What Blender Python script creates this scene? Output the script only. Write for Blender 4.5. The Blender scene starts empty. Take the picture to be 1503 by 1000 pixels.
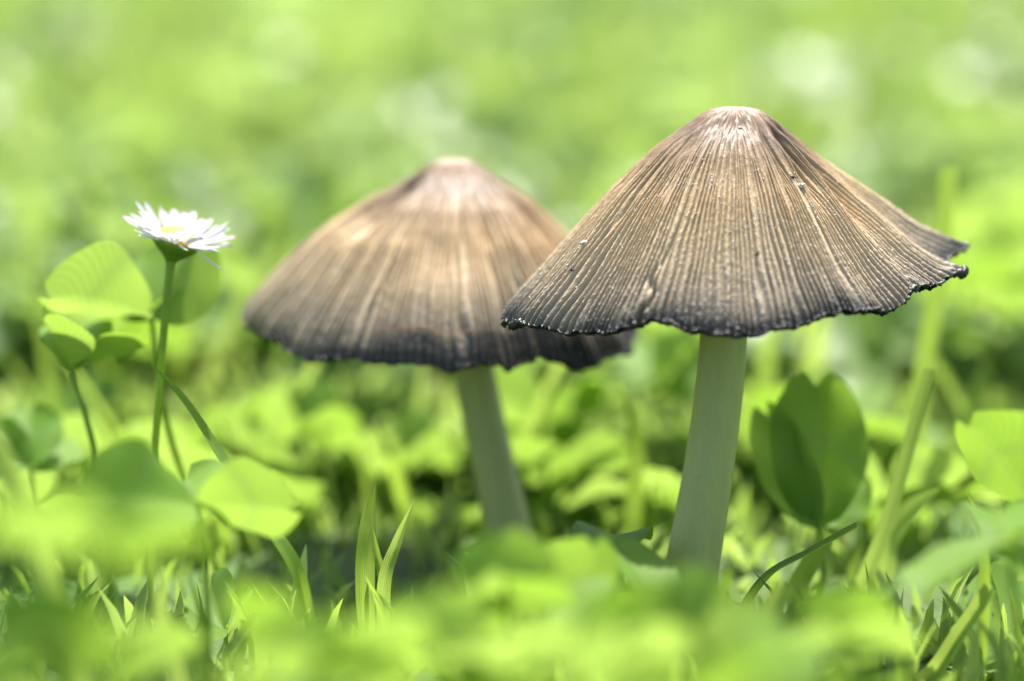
import bpy, math, random
import numpy as np
from mathutils import Vector, Matrix

# ------------------------------------------------------------------ units
S = 0.01                      # everything below is laid out in centimetres
rng = np.random.default_rng(7)
random.seed(7)
scene = bpy.context.scene
col = scene.collection

# ------------------------------------------------------------------ camera
PITCH = math.radians(10.0)
DIST = 43.8                   # camera to the plane through the mushroom stem
AIM = Vector((0.0, 0.0, 4.3))
FWD = Vector((0, math.cos(PITCH), -math.sin(PITCH)))
UP = Vector((0, math.sin(PITCH), math.cos(PITCH)))
RIGHT = Vector((1, 0, 0))
EYE = AIM - FWD * DIST
cd = bpy.data.cameras.new('camera')
cam = bpy.data.objects.new('camera', cd)
col.objects.link(cam)
cam.location = EYE * S
cam.rotation_euler = (math.pi / 2 - PITCH, 0, 0)
cd.lens = 105
cd.sensor_width = 36
cd.clip_start = 0.01
cd.clip_end = 400
cd.dof.use_dof = True
cd.dof.focus_distance = (DIST - 0.8) * S
cd.dof.aperture_fstop = 6.3
scene.camera = cam

# ------------------------------------------------------------------ light
SUN_EL = math.radians(63)
SUN_AZ = math.radians(6)     # from straight behind the mushrooms, turned to the east side
sun_dir = Vector((math.sin(SUN_AZ) * math.cos(SUN_EL), math.cos(SUN_AZ) * math.cos(SUN_EL), math.sin(SUN_EL)))
world = bpy.data.worlds.new('World')
scene.world = world
world.use_nodes = True
wn = world.node_tree
sky = wn.nodes.new('ShaderNodeTexSky')
sky.sky_type = 'NISHITA'
sky.sun_disc = False
sky.dust_density = 3.0
sky.ozone_density = 0.6
sky.sun_elevation = SUN_EL
sky.sun_rotation = SUN_AZ
bg = wn.nodes['Background']
bg.inputs['Strength'].default_value = 0.13
wn.links.new(sky.outputs[0], bg.inputs['Color'])
sl = bpy.data.lights.new('sun', 'SUN')
sl.energy = 5.0
sl.angle = math.radians(0.53)
sl.color = (1.0, 0.955, 0.88)
sun = bpy.data.objects.new('sun', sl)
col.objects.link(sun)
sun.rotation_euler = (-sun_dir).to_track_quat('-Z', 'Y').to_euler()
sun.location = (0, 0, 3)
vs = scene.view_settings
vs.view_transform = 'Standard'
vs.look = 'None'
vs.exposure = 1.30
vs.gamma = 1
vs.use_curve_mapping = False
scene.render.engine = 'CYCLES'
scene.cycles.use_denoising = True
scene.cycles.max_bounces = 10
scene.cycles.diffuse_bounces = 5
scene.cycles.transmission_bounces = 8
scene.cycles.sample_clamp_indirect = 6.0


def at(px, py, d=0.0):
    """A point of the place (cm): where the photo's pixel looks, d cm behind the plane through the stem."""
    k = (DIST + d) / DIST * 15.02 / 1503.0
    return AIM + FWD * d + RIGHT * ((px - 751.5) * k) + UP * ((500 - py) * k)


def smooth(a, b, x):
    t = np.clip((x - a) / (b - a), 0, 1)
    return t * t * (3 - 2 * t)


# ------------------------------------------------------------------ materials
class NT:
    def __init__(self, name):
        self.m = bpy.data.materials.new(name)
        self.m.use_nodes = True
        self.t = self.m.node_tree
        self.t.nodes.clear()
        self.out = self.t.nodes.new('ShaderNodeOutputMaterial')

    def n(self, kind, props=None, **ins):
        nd = self.t.nodes.new(kind)
        for k, v in (props or {}).items():
            setattr(nd, k, v)
        for k, v in ins.items():
            self.put(nd, k.replace('_', ' '), v)
        return nd

    def put(self, nd, key, v):
        s = nd.inputs[key] if not key.isdigit() else nd.inputs[int(key)]
        if isinstance(v, bpy.types.NodeSocket):
            self.t.links.new(v, s)
        elif isinstance(v, tuple) and len(v) == 3 and s.type == 'RGBA':
            s.default_value = (*v, 1)
        else:
            s.default_value = v

    def math(self, op, a, b=None, clamp=False):
        nd = self.t.nodes.new('ShaderNodeMath')
        nd.operation = op
        nd.use_clamp = clamp
        self.put(nd, '0', a)
        if b is not None:
            self.put(nd, '1', b)
        return nd.outputs[0]

    def mix(self, f, a, b, mode='MIX'):
        nd = self.t.nodes.new('ShaderNodeMix')
        nd.data_type = 'RGBA'
        nd.blend_type = mode
        self.put(nd, '0', f)
        for i, v in ((6, a), (7, b)):
            self.put(nd, str(i), v)
        return nd.outputs[2]

    def ramp(self, f, stops, interp='LINEAR'):
        nd = self.t.nodes.new('ShaderNodeValToRGB')
        cr = nd.color_ramp
        cr.interpolation = interp
        while len(cr.elements) > 1:
            cr.elements.remove(cr.elements[-1])
        cr.elements[0].position = stops[0][0]
        cr.elements[0].color = (*stops[0][1], 1)
        for p, c in stops[1:]:
            e = cr.elements.new(p)
            e.color = (*c, 1)
        self.t.links.new(f, nd.inputs[0])
        return nd.outputs[0]

    def noise(self, scale_cm, detail=3, rough=0.5, vec=None):
        if vec is None:
            vec = self.n('ShaderNodeTexCoord').outputs['Object']
        nd = self.n('ShaderNodeTexNoise', Scale=scale_cm, Detail=detail, Roughness=rough)
        self.t.links.new(vec, nd.inputs['Vector'])
        return nd.outputs[0]

    def attr(self, name, out='Fac'):
        return self.n('ShaderNodeAttribute', {'attribute_name': name}).outputs[out]

    def bump(self, h, strength, dist):
        return self.n('ShaderNodeBump', Strength=strength, Distance=dist, Height=h).outputs[0]

    def done(self, shader):
        self.t.links.new(shader, self.out.inputs[0])
        return self.m


CM = 1.0 / S   # a noise scale of k*CM repeats about k times per centimetre


def leaf_material(name, refl_a, refl_b, trans_a, trans_b, rough, tfac, use_attr, kind):
    g = NT(name)
    if use_attr:
        rnd = g.attr('rnd')
    else:
        rnd = g.n('ShaderNodeObjectInfo').outputs['Random']
    uv = g.n('ShaderNodeUVMap').outputs[0]
    sep = g.n('ShaderNodeSeparateXYZ')
    g.t.links.new(uv, sep.inputs[0])
    u, v = sep.outputs[0], sep.outputs[1]
    refl = g.mix(rnd, refl_a, refl_b)
    trans = g.mix(rnd, trans_a, trans_b)
    nz = g.noise(1.6 * CM if use_attr else 0.022 * CM if kind == 'clover' else 1.6 * CM, 5, 0.65)
    refl = g.mix(g.math('MULTIPLY', nz, 0.5), refl, (refl_a[0] * .45, refl_a[1] * .5, refl_a[2] * .4))
    if kind == 'grass':
        dry = g.math('MULTIPLY', g.math('SUBTRACT', rnd, 0.97, clamp=True), 30.0, clamp=True)
        refl = g.mix(dry, refl, (0.38, 0.31, 0.15))
        trans = g.mix(dry, trans, (0.34, 0.29, 0.12))
    hs = None
    if kind == 'clover':
        au = g.math('ABSOLUTE', g.math('SUBTRACT', u, 0.5))
        # side veins that run outward and forward from the midrib
        ph = g.math('SUBTRACT', g.math('MULTIPLY', v, 12.0), g.math('MULTIPLY', au, 9.0))
        vein = g.math('POWER', g.math('ABSOLUTE', g.math('SINE', g.math('MULTIPLY', ph, math.pi))), 0.45)
        vein = g.math('SUBTRACT', 1.0, vein)
        vein = g.math('MULTIPLY', vein, 1.5, clamp=True)
        rib = g.math('SUBTRACT', 1.0, g.math('MULTIPLY', au, 26.0), clamp=True)
        pale = g.math('MAXIMUM', g.math('MULTIPLY', vein, 0.16), g.math('MULTIPLY', rib, 0.6))
        # the pale crescent of white clover
        cres = g.math('ABSOLUTE', g.math('SUBTRACT', g.math('ADD', v, g.math('MULTIPLY', au, 0.55)), 0.62))
        cres = g.math('SUBTRACT', 1.0, g.math('MULTIPLY', cres, 9.0), clamp=True)
        pale = g.math('MAXIMUM', pale, g.math('MULTIPLY', cres, 0.30))
        refl = g.mix(pale, refl, (0.20, 0.27, 0.10))
        trans = g.mix(g.math('MULTIPLY', vein, 0.34), trans, (0.12, 0.22, 0.015))
        trans = g.mix(g.math('MULTIPLY', g.math('MAXIMUM', cres, rib), 0.35), trans, (0.16, 0.24, 0.06))
        hs = g.math('ADD', g.math('MULTIPLY', vein, -0.6), g.math('MULTIPLY', nz, 0.6))
        bmp = g.bump(hs, 0.2, 0.012 * S)
    elif kind == 'grass':
        st = g.math('SINE', g.math('MULTIPLY', u, 2 * math.pi * 7))
        stn = g.math('ADD', g.math('MULTIPLY', st, 0.5), 0.5)
        refl = g.mix(g.math('MULTIPLY', stn, 0.35), refl, (0.05, 0.10, 0.015))
        trans = g.mix(g.math('MULTIPLY', stn, 0.30), trans, (0.10, 0.20, 0.012))
        bmp = g.bump(g.math('ADD', stn, nz), 0.4, 0.012 * S)
    pr = g.n('ShaderNodeBsdfPrincipled', Base_Color=refl, Roughness=rough, Normal=bmp)
    pr.inputs['Specular IOR Level'].default_value = 0.15 if not use_attr else 0.30
    tr = g.n('ShaderNodeBsdfTranslucent', Color=trans, Normal=bmp)
    mx = g.n('ShaderNodeMixShader')
    mx.inputs[0].default_value = tfac
    g.t.links.new(pr.outputs[0], mx.inputs[1])
    g.t.links.new(tr.outputs[0], mx.inputs[2])
    return g.done(mx.outputs[0])


M = {}
CL = ((0.14, 0.285, 0.026), (0.215, 0.355, 0.06), (0.225, 0.385, 0.030), (0.335, 0.48, 0.085))
CF = ((0.155, 0.27, 0.055), (0.23, 0.34, 0.12), (0.275, 0.425, 0.065), (0.385, 0.515, 0.16))
GR = ((0.145, 0.26, 0.032), (0.22, 0.34, 0.07), (0.35, 0.51, 0.05), (0.47, 0.61, 0.13))
GF = ((0.155, 0.27, 0.042), (0.235, 0.34, 0.10), (0.33, 0.485, 0.065), (0.44, 0.57, 0.16))
M['clover'] = leaf_material('clover_leaf_tissue', *CL, 0.55, 0.50, False, 'clover')
M['clover_far'] = leaf_material('clover_leaf_tissue_mass', *CF, 0.34, 0.50, True, 'clover')
M['grass'] = leaf_material('grass_blade_tissue', *GR, 0.48, 0.58, False, 'grass')
M['grass_far'] = leaf_material('grass_blade_tissue_mass', *GF, 0.40, 0.58, True, 'grass')


def stalk_material(name, c, t):
    g = NT(name)
    nz = g.noise(6 * CM, 3)
    b = g.mix(nz, c, tuple(x * 0.55 for x in c))
    p = g.n('ShaderNodeBsdfPrincipled', Base_Color=b, Roughness=0.42)
    tr = g.n('ShaderNodeBsdfTranslucent', Color=t)
    mx = g.n('ShaderNodeMixShader')
    mx.inputs[0].default_value = 0.5
    g.t.links.new(p.outputs[0], mx.inputs[1])
    g.t.links.new(tr.outputs[0], mx.inputs[2])
    return g.done(mx.outputs[0])


M['stalk'] = stalk_material('plant_stalk', (0.26, 0.40, 0.05), (0.45, 0.62, 0.06))


def soil_material():
    g = NT('soil_and_moss')
    a = g.noise(0.9 * CM, 6, 0.65)
    b = g.noise(0.12 * CM, 3, 0.5)
    c = g.ramp(a, [(0.25, (0.018, 0.013, 0.008)), (0.6, (0.05, 0.036, 0.02)), (0.85, (0.09, 0.07, 0.04))])
    c = g.mix(g.math('MULTIPLY', b, 1.6, clamp=True), c, (0.05, 0.11, 0.015))
    p = g.n('ShaderNodeBsdfPrincipled', Base_Color=c, Roughness=0.9, Normal=g.bump(a, 0.8, 0.2 * S))
    return g.done(p.outputs[0])


M['soil'] = soil_material()


def cap_material(name):
    g = NT(name)
    t = g.attr('t')
    gr = g.attr('g')
    big = g.noise(1.1 * CM, 4, 0.6)
    fine = g.noise(26 * CM, 4, 0.7)
    mid = g.noise(7 * CM, 4, 0.65)
    tt = g.math('ADD', t, g.math('MULTIPLY', g.math('SUBTRACT', big, 0.5), 0.20))
    tt = g.math('ADD', tt, g.attr('ink'))
    c = g.ramp(tt, [(0.00, (0.29, 0.22, 0.16)), (0.08, (0.18, 0.105, 0.052)),
                    (0.19, (0.125, 0.076, 0.038)), (0.32, (0.29, 0.195, 0.095)), (0.50, (0.56, 0.395, 0.205)),
                    (0.73, (0.53, 0.40, 0.235)), (0.86, (0.38, 0.30, 0.195)), (0.945, (0.20, 0.165, 0.112)),
                    (1.00, (0.045, 0.04, 0.032))])
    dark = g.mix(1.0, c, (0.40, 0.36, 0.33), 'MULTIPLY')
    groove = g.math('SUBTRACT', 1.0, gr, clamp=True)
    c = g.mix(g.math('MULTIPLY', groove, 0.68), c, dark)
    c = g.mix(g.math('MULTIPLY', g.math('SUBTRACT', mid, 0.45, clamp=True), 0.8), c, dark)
    # pale bloom of fine dusty scurf
    bloom = g.math('MULTIPLY', g.math('SUBTRACT', fine, 0.56, clamp=True), 5.0, clamp=True)
    c = g.mix(g.math('MULTIPLY', bloom, g.attr('bloom')), c, (0.66, 0.62, 0.58))
    h = g.math('ADD', fine, g.math('MULTIPLY', mid, 1.5))
    p = g.n('ShaderNodeBsdfPrincipled', Base_Color=c, Roughness=0.5, Normal=g.bump(h, 0.45, 0.012 * S))
    p.inputs['Specular IOR Level'].default_value = 0.34
    p.inputs['Sheen Weight'].default_value = 0.03
    p.inputs['Sheen Roughness'].default_value = 0.4
    return g.done(p.outputs[0])


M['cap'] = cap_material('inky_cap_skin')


def simple(name, c, rough=0.5, spec=0.5, bump=None, var=0.0):
    g = NT(name)
    base = c
    nz = g.noise((bump[0] if bump else 5) * CM, 4, 0.6)
    if var:
        base = g.mix(g.math('MULTIPLY', nz, var), c, tuple(x * 0.35 for x in c))
    p = g.n('ShaderNodeBsdfPrincipled', Base_Color=base, Roughness=rough)
    p.inputs['Specular IOR Level'].default_value = spec
    if bump:
        g.put(p, 'Normal', g.bump(nz, bump[1], bump[2] * S))
    return g.done(p.outputs[0])


M['rim'] = simple('inky_black_margin', (0.022, 0.018, 0.015), 0.42, 0.5, (18, 0.8, 0.03), 0.5)
M['gill'] = simple('dark_gills', (0.05, 0.042, 0.034), 0.7, 0.3, (8, 0.5, 0.02), 0.6)
M['granule'] = simple('white_cap_granules', (0.80, 0.78, 0.74), 0.22, 0.8)
M['crumb'] = simple('dark_crumb', (0.02, 0.016, 0.012), 0.6, 0.5, (20, 0.8, 0.02), 0.5)
M['scar'] = simple('pale_scar', (0.72, 0.62, 0.52), 0.45, 0.5, (20, 0.8, 0.02), 0.3)
M['fibre'] = simple('rusty_fibre', (0.32, 0.12, 0.04), 0.5, 0.5)
M['disc'] = simple('daisy_yellow', (0.85, 0.52, 0.02), 0.6, 0.3, (14, 0.6, 0.03), 0.3)
M['straw'] = simple('dry_straw', (0.36, 0.24, 0.11), 0.6, 0.4, (10, 0.6, 0.02), 0.5)


def stem_material():
    g = NT('mushroom_stem_flesh')
    tc = g.n('ShaderNodeTexCoord').outputs['Object']
    mp = g.n('ShaderNodeMapping')
    mp.inputs['Scale'].default_value = (1, 1, 0.07)
    g.t.links.new(tc, mp.inputs[0])
    fib = g.noise(14 * CM, 5, 0.65, mp.outputs[0])
    sp = g.noise(9 * CM, 3, 0.6)
    c = g.ramp(fib, [(0.3, (0.36, 0.375, 0.11)), (0.55, (0.39, 0.40, 0.12)), (0.8, (0.415, 0.425, 0.135))])  # cream flesh; green bounce light and cap shade are mixed into this base colour
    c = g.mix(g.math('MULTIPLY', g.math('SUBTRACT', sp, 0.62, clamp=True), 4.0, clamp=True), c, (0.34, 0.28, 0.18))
    p = g.n('ShaderNodeBsdfPrincipled', Base_Color=c, Roughness=0.5, Normal=g.bump(fib, 0.07, 0.006 * S))
    p.inputs['Subsurface Weight'].default_value = 0.35
    p.inputs['Subsurface Radius'].default_value = (0.25, 0.25, 0.1)
    p.inputs['Subsurface Scale'].default_value = 0.6 * S
    return g.done(p.outputs[0])


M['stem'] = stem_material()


def petal_material():
    g = NT('daisy_petal')
    uv = g.n('ShaderNodeUVMap').outputs[0]
    sep = g.n('ShaderNodeSeparateXYZ')
    g.t.links.new(uv, sep.inputs[0])
    rnd = g.n('ShaderNodeObjectInfo').outputs['Random']
    v = sep.outputs[1]
    f = g.math('MULTIPLY', g.math('SUBTRACT', v, 0.80, clamp=True), 5.0, clamp=True)
    f = g.math('MULTIPLY', f, g.math('MULTIPLY', g.math('SUBTRACT', rnd, 0.30, clamp=True), 1.3, clamp=True))
    c = g.mix(f, (0.66, 0.66, 0.68), (0.45, 0.20, 0.36))
    p = g.n('ShaderNodeBsdfPrincipled', Base_Color=c, Roughness=0.55)
    tr = g.n('ShaderNodeBsdfTranslucent', Color=c)
    mx = g.n('ShaderNodeMixShader')
    mx.inputs[0].default_value = 0.42
    g.t.links.new(p.outputs[0], mx.inputs[1])
    g.t.links.new(tr.outputs[0], mx.inputs[2])
    return g.done(mx.outputs[0])


M['petal'] = petal_material()


def water_material():
    g = NT('dew_water')
    p = g.n('ShaderNodeBsdfPrincipled', Base_Color=(1, 1, 1), Roughness=0.02, IOR=1.33)
    p.inputs['Transmission Weight'].default_value = 1.0
    return g.done(p.outputs[0])


M['water'] = water_material()


# ------------------------------------------------------------------ mesh helpers (input in cm)
def mesh_np(name, V, Q, mat, uv=None, attrs=None, smooth_shade=True):
    """V (n,3) cm, Q (m,4) or (m,3) faces; uv per vertex (n,2); attrs: per-vertex floats."""
    V = np.asarray(V, dtype=np.float32) * S
    Q = np.asarray(Q, dtype=np.int32)
    m = bpy.data.meshes.new(name)
    k = Q.shape[1]
    m.vertices.add(len(V))
    m.vertices.foreach_set('co', V.ravel())
    m.loops.add(Q.size)
    m.loops.foreach_set('vertex_index', Q.ravel())
    m.polygons.add(len(Q))
    m.polygons.foreach_set('loop_start', np.arange(0, Q.size, k, dtype=np.int32))
    m.polygons.foreach_set('loop_total', np.full(len(Q), k, dtype=np.int32))
    m.polygons.foreach_set('use_smooth', np.full(len(Q), smooth_shade, dtype=bool))
    if uv is not None:
        l = m.uv_layers.new(name='UVMap')
        l.data.foreach_set('uv', np.asarray(uv, dtype=np.float32)[Q.ravel()].ravel())
    for an, av in (attrs or {}).items():
        a = m.attributes.new(an, 'FLOAT', 'POINT')
        a.data.foreach_set('value', np.asarray(av, dtype=np.float32))
    m.update(calc_edges=True)
    m.validate()
    m.materials.append(M[mat])
    return m


def grid_faces(nr, nc, wrap=False, off=0):
    i = np.arange(nr - 1)[:, None]
    j = np.arange(nc if wrap else nc - 1)[None, :]
    j2 = (j + 1) % nc
    a = i * nc + j
    b = i * nc + j2
    return (np.stack([a, b, b + nc, a + nc], -1).reshape(-1, 4) + off).astype(np.int32)


def obj(name, mesh, parent=None, label=None, cat=None, group=None, kind=None, loc=None, mat4=None):
    o = bpy.data.objects.new(name, mesh)
    col.objects.link(o)
    if parent is not None:
        o.parent = parent
    if loc is not None:
        o.location = Vector(loc) * S
    if mat4 is not None:
        o.matrix_local = mat4
    if label:
        o['label'] = label
    if cat:
        o['category'] = cat
    if group:
        o['group'] = group
    if kind:
        o['kind'] = kind
    return o


def empty(name, loc, label, cat, group=None):
    return obj(name, None, None, label, cat, group, None, loc)


def tube_arrays(path, radii, ns=10, jitter=0.0):
    P = np.array([tuple(p) for p in path], dtype=float)
    n = len(P)
    T = np.gradient(P, axis=0)
    T /= np.linalg.norm(T, axis=1)[:, None]
    ref = np.array([0.0, -1.0, 0.1])
    A = np.cross(T, ref)
    A /= np.linalg.norm(A, axis=1)[:, None] + 1e-9
    B = np.cross(T, A)
    th = np.linspace(0, 2 * math.pi, ns, endpoint=False)
    R = np.asarray(radii, float)[:, None] * (1 + jitter * rng.normal(size=(n, ns)))
    V = P[:, None, :] + R[..., None] * (np.cos(th)[None, :, None] * A[:, None, :] + np.sin(th)[None, :, None] * B[:, None, :])
    V = V.reshape(-1, 3)
    Q = grid_faces(n, ns, True)
    c0, c1 = len(V), len(V) + 1
    V = np.vstack([V, P[0], P[-1]])
    j = np.arange(ns)
    j2 = (j + 1) % ns
    caps = np.concatenate([np.stack([j2, j, np.full(ns, c0), np.full(ns, c0)], -1),
                           np.stack([(n - 1) * ns + j, (n - 1) * ns + j2, np.full(ns, c1), np.full(ns, c1)], -1)])
    uv = np.zeros((len(V), 2))
    uv[:n * ns, 1] = np.repeat(np.linspace(0, 1, n), ns)
    return V, Q, caps[:, :3], uv


def tube_mesh(name, path, radii, mat, ns=10, jitter=0.0):
    V, Q, C, uv = tube_arrays(path, radii, ns, jitter)
    tri = np.concatenate([Q[:, [0, 1, 2]], Q[:, [0, 2, 3]], C])
    return mesh_np(name, V, tri, mat, uv)


def spline(pts, n):
    """Catmull-Rom through Vectors."""
    P = [Vector(p) for p in pts]
    P = [P[0] * 2 - P[1]] + P + [P[-1] * 2 - P[-2]]
    out = []
    segs = len(P) - 3
    for i in range(n):
        f = i / (n - 1) * segs
        k = min(int(f), segs - 1)
        t = f - k
        a, b, c, d = P[k], P[k + 1], P[k + 2], P[k + 3]
        out.append(0.5 * ((2 * b) + (c - a) * t + (2 * a - 5 * b + 4 * c - d) * t * t + (3 * b - a - 3 * c + d) * t ** 3))
    return out


# ------------------------------------------------------------------ ground
def build_ground():
    # dense near the camera, coarse to the horizon: one sheet
    ax = np.concatenate([-np.geomspace(20000, 60, 14), np.linspace(-50, 50, 61), np.geomspace(60, 20000, 14)])
    ay = np.concatenate([-np.geomspace(20000, 60, 14), np.linspace(-50, 50, 61), np.geomspace(60, 20000, 14)])
    X, Y = np.meshgrid(ax, ay)
    near = np.exp(-(X ** 2 + Y ** 2) / 60 ** 2)
    Z = near * (0.18 * np.sin(X * 0.9 + 1.0) * np.cos(Y * 0.7) + 0.12 * np.sin(X * 2.3 + Y * 1.7)) - 0.15
    V = np.stack([X, Y, Z], -1).reshape(-1, 3)
    o = obj('ground', mesh_np('ground', V, grid_faces(len(ay), len(ax)), 'soil'))
    o['kind'] = 'structure'
    o['label'] = 'dark mossy soil under the lawn'


build_ground()


# ------------------------------------------------------------------ mushrooms
def periodic(keys, phi):
    """keys [(deg, value)] -> smooth periodic interpolation at phi (rad)."""
    k = sorted((a % 360, v) for a, v in keys)
    a = np.array([x[0] for x in k])
    v = np.array([x[1] for x in k], float)
    a = np.concatenate([a - 360, a, a + 360])
    v = np.concatenate([v, v, v])
    g = np.linspace(-180, 540, 2881)
    y = np.interp(g, a, v)
    ker = np.exp(-np.linspace(-2.2, 2.2, 29) ** 2)
    y = np.convolve(y, ker / ker.sum(), 'same')
    return np.interp(np.degrees(phi) % 360, g, y)


def profile(pts, t):
    """normalised outline resampled evenly by arc length, softened."""
    p = np.array(pts, float)
    s = np.concatenate([[0], np.cumsum(np.hypot(*np.diff(p, axis=0).T))])
    s /= s[-1]
    g = np.linspace(0, 1, 401)
    out = []
    for c in (0, 1):
        y = np.interp(g, s, p[:, c])
        ext = np.concatenate([2 * y[0] - y[40:0:-1] if c == 0 else y[40:0:-1], y, 2 * y[-1] - y[-2:-42:-1]])
        ker = np.exp(-np.linspace(-2.2, 2.2, 27) ** 2)
        y = np.convolve(ext, ker / ker.sum(), 'same')[40:-40]
        out.append(np.interp(t, g, y - (y[0] if c == 1 else 0)))
    return out


def angular_noise(phi, lo, hi, seed):
    r = np.random.default_rng(seed)
    y = np.zeros_like(phi)
    tot = 0
    for f in range(lo, hi + 1):
        a = r.normal() / (f ** 0.5)
        y += a * np.sin(f * phi + r.uniform(0, 6.28))
        tot += a * a
    return y / (tot ** 0.5 / 1.4142 + 1e-9)


def make_cap(root, Rk, Zk, bell, flare, flare_w, folds, cracks, ridges, nA, nT, n_gran, seed, centre, lips, bumps=(), ink=((0, 0),), lumpy=.010):
    phi = np.linspace(0, 2 * math.pi, nA, endpoint=False)
    t = np.concatenate([np.linspace(0.006, 0.95, nT - 10), np.linspace(0.955, 1.0, 10)])
    PH, T = np.meshgrid(phi, t)
    R = periodic(Rk, phi) * (1 + 0.012 * angular_noise(phi, 5, 16, seed))
    Z = periodic(Zk, phi) * (1 + 0.014 * angular_noise(phi, 6, 22, seed + 1))
    ra, za = profile(bell, t)
    rb, zb = profile(flare, t)
    w = periodic(flare_w, phi)
    # the outline takes its full size only towards the margin, so the top stays round
    k = smooth(0.0, 0.75, t)[:, None]
    Rm, Zm = R.mean(), Z.mean()
    RR = Rm + (R[None, :] - Rm) * k
    ZZ = Zm + (Z[None, :] - Zm) * k
    r = RR * (ra[:, None] * (1 - w) + rb[:, None] * w)
    z = -ZZ * (za[:, None] * (1 - w) + zb[:, None] * w)
    # the direction the surface faces, in its own radial plane
    dr = np.gradient(r, t, axis=0)
    dz = np.gradient(z, t, axis=0)
    ln = np.hypot(dr, dz)
    nr, nz = -dz / ln, dr / ln
    disp = np.zeros_like(r)
    deg = np.degrees(PH)

    def dphi(a, wob=0.0):
        return (deg - a + wob + 180) % 360 - 180
    for a, wd, t0, t1, dep, slant in folds:
        d = dphi(a, slant * (T - 0.5))
        disp -= dep * np.exp(-(d / wd) ** 2) * smooth(t0, t0 + 0.12, T) * (1 - smooth(t1 - 0.25, t1, T))
    for a, wd, tc, tw, amt in bumps:
        disp += amt * np.exp(-(dphi(a) / wd) ** 2 - ((T - tc) / tw) ** 2)
    disp += lumpy * smooth(0.1, 0.4, T) * angular_noise(phi, 8, 22, seed + 2)[None, :]
    # fine radial ridges (plicate striae), unequal, forking here and there
    wob = 0.34 * angular_noise(phi, 6, 40, seed + 3)[None, :] + 0.5 * np.sin(3 * PH + 4 * T + seed) * T
    wob = wob + 0.2 * np.sin(17 * PH + 11 * T) * np.cos(9 * T + 5 * PH)
    cyc = ridges * PH / (2 * math.pi) + wob
    cyc = cyc + (0.08 * np.sin(61 * PH + 7 * T))
    full = (0.5 + 0.5 * np.cos(2 * math.pi * cyc)) ** 0.75
    half = (0.5 + 0.5 * np.cos(math.pi * cyc)) ** 0.6
    fork = smooth(-0.07, 0.07, T - 0.40 - 0.10 * angular_noise(phi, 20, 60, seed + 21)[None, :])
    g1 = half * (1 - fork) + full * fork
    amp_var = 0.76 + 0.24 * np.sin(cyc * 2.399 + 1.0) * np.cos(5 * T + cyc * 0.7)
    start = 0.13 + 0.05 * np.sin(cyc * 1.7)
    env = smooth(start, start + 0.22, T)
    # beading: small crumbs riding on the ridges
    bead = np.random.default_rng(seed + 9).normal(size=T.shape)
    bead = (bead + np.roll(bead, 1, 1) + np.roll(bead, -1, 1) + np.roll(bead, 1, 0)) / 2.0
    scale = np.clip(r / (0.62 * Rm), 0.25, 1.25)
    disp += (0.056 * env * amp_var * (g1 - 0.5)) * scale
    disp += 0.0022 * bead * smooth(0.02, 0.4, T) * scale * (0.5 + g1)
    # fine wrinkling of the skin round the top
    disp += 0.010 * (1 - smooth(0.15, 0.35, T)) * smooth(0.01, 0.08, T) * np.sin(31 * PH + 20 * T) * np.sin(57 * T + 3 * np.sin(7 * PH))
    for a, wd, t0, dep, slant in cracks:
        d = dphi(a, slant * (T - 1) + 1.2 * np.sin(T * 40))
        disp -= dep * np.exp(-(d / wd) ** 2) * smooth(t0, 1.0, T)
    # rough hem: each ridge ends in a little tooth
    tooth = 0.022 * np.random.default_rng(seed + 4).uniform(-0.6, 1, nA) + 0.012 * (g1[-1] - 0.4) + 0.018 * angular_noise(phi, 30, 90, seed + 6)
    hem = smooth(0.975, 1.0, T) * tooth[None, :]
    rr = r + nr * disp + (dr / ln) * hem
    zz = z + nz * disp + (dz / ln) * hem
    X, Y = rr * np.cos(PH), rr * np.sin(PH)
    V = np.stack([X, Y, zz], -1).reshape(-1, 3)
    Q = grid_faces(len(t), nA, True)[:, ::-1]
    pole = len(V)
    V = np.vstack([V, [[0, 0, zz[0].mean()]]])
    j = np.arange(nA)
    tri = np.stack([j, (j + 1) % nA, np.full(nA, pole)], -1)
    tris = np.concatenate([Q[:, [0, 1, 2]], Q[:, [0, 2, 3]], tri[:, ::1]])
    gatt = np.append((1 - env * (1 - g1)).ravel(), 1.0)
    tatt = np.append(T.ravel(), 0.0)
    front = np.exp(-(dphi(270) / 48) ** 2)
    bloom = np.clip(0.55 * np.exp(-((T - 0.02) / 0.05) ** 2) + 0.22 * front * smooth(0.12, 0.35, T) * (1 - 0.5 * smooth(.75, 1, T)) + 0.08, 0, 1)
    batt = np.append(bloom.ravel(), 0.9)
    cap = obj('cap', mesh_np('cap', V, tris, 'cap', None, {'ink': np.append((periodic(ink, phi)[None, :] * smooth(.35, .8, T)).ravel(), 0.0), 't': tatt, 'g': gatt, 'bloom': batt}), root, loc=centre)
    # the inky hem: a dark crumbly lip that follows the margin
    lipw = periodic(lips, phi) * 0.72 * np.clip(0.62 + 0.38 * angular_noise(phi, 14, 60, seed + 31), 0.22, 1.3)
    hx, hy, hz = X[-1], Y[-1], zz[-1]
    ns = 7
    th = np.linspace(0, 2 * math.pi, ns, endpoint=False)
    rj = np.random.default_rng(seed + 5)
    rad = lipw * (0.85 + 0.12 * (g1[-1]) + 0.25 * rj.uniform(-1, 1, nA))
    ox = np.cos(phi)[:, None] * (np.cos(th)[None, :] * rad[:, None]) * (1 + 0.2 * rj.normal(size=(nA, ns)))
    oy = np.sin(phi)[:, None] * (np.cos(th)[None, :] * rad[:, None]) * (1 + 0.2 * rj.normal(size=(nA, ns)))
    oz = np.sin(th)[None, :] * rad[:, None] * (0.9 + 0.25 * rj.normal(size=(nA, ns)))
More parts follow.
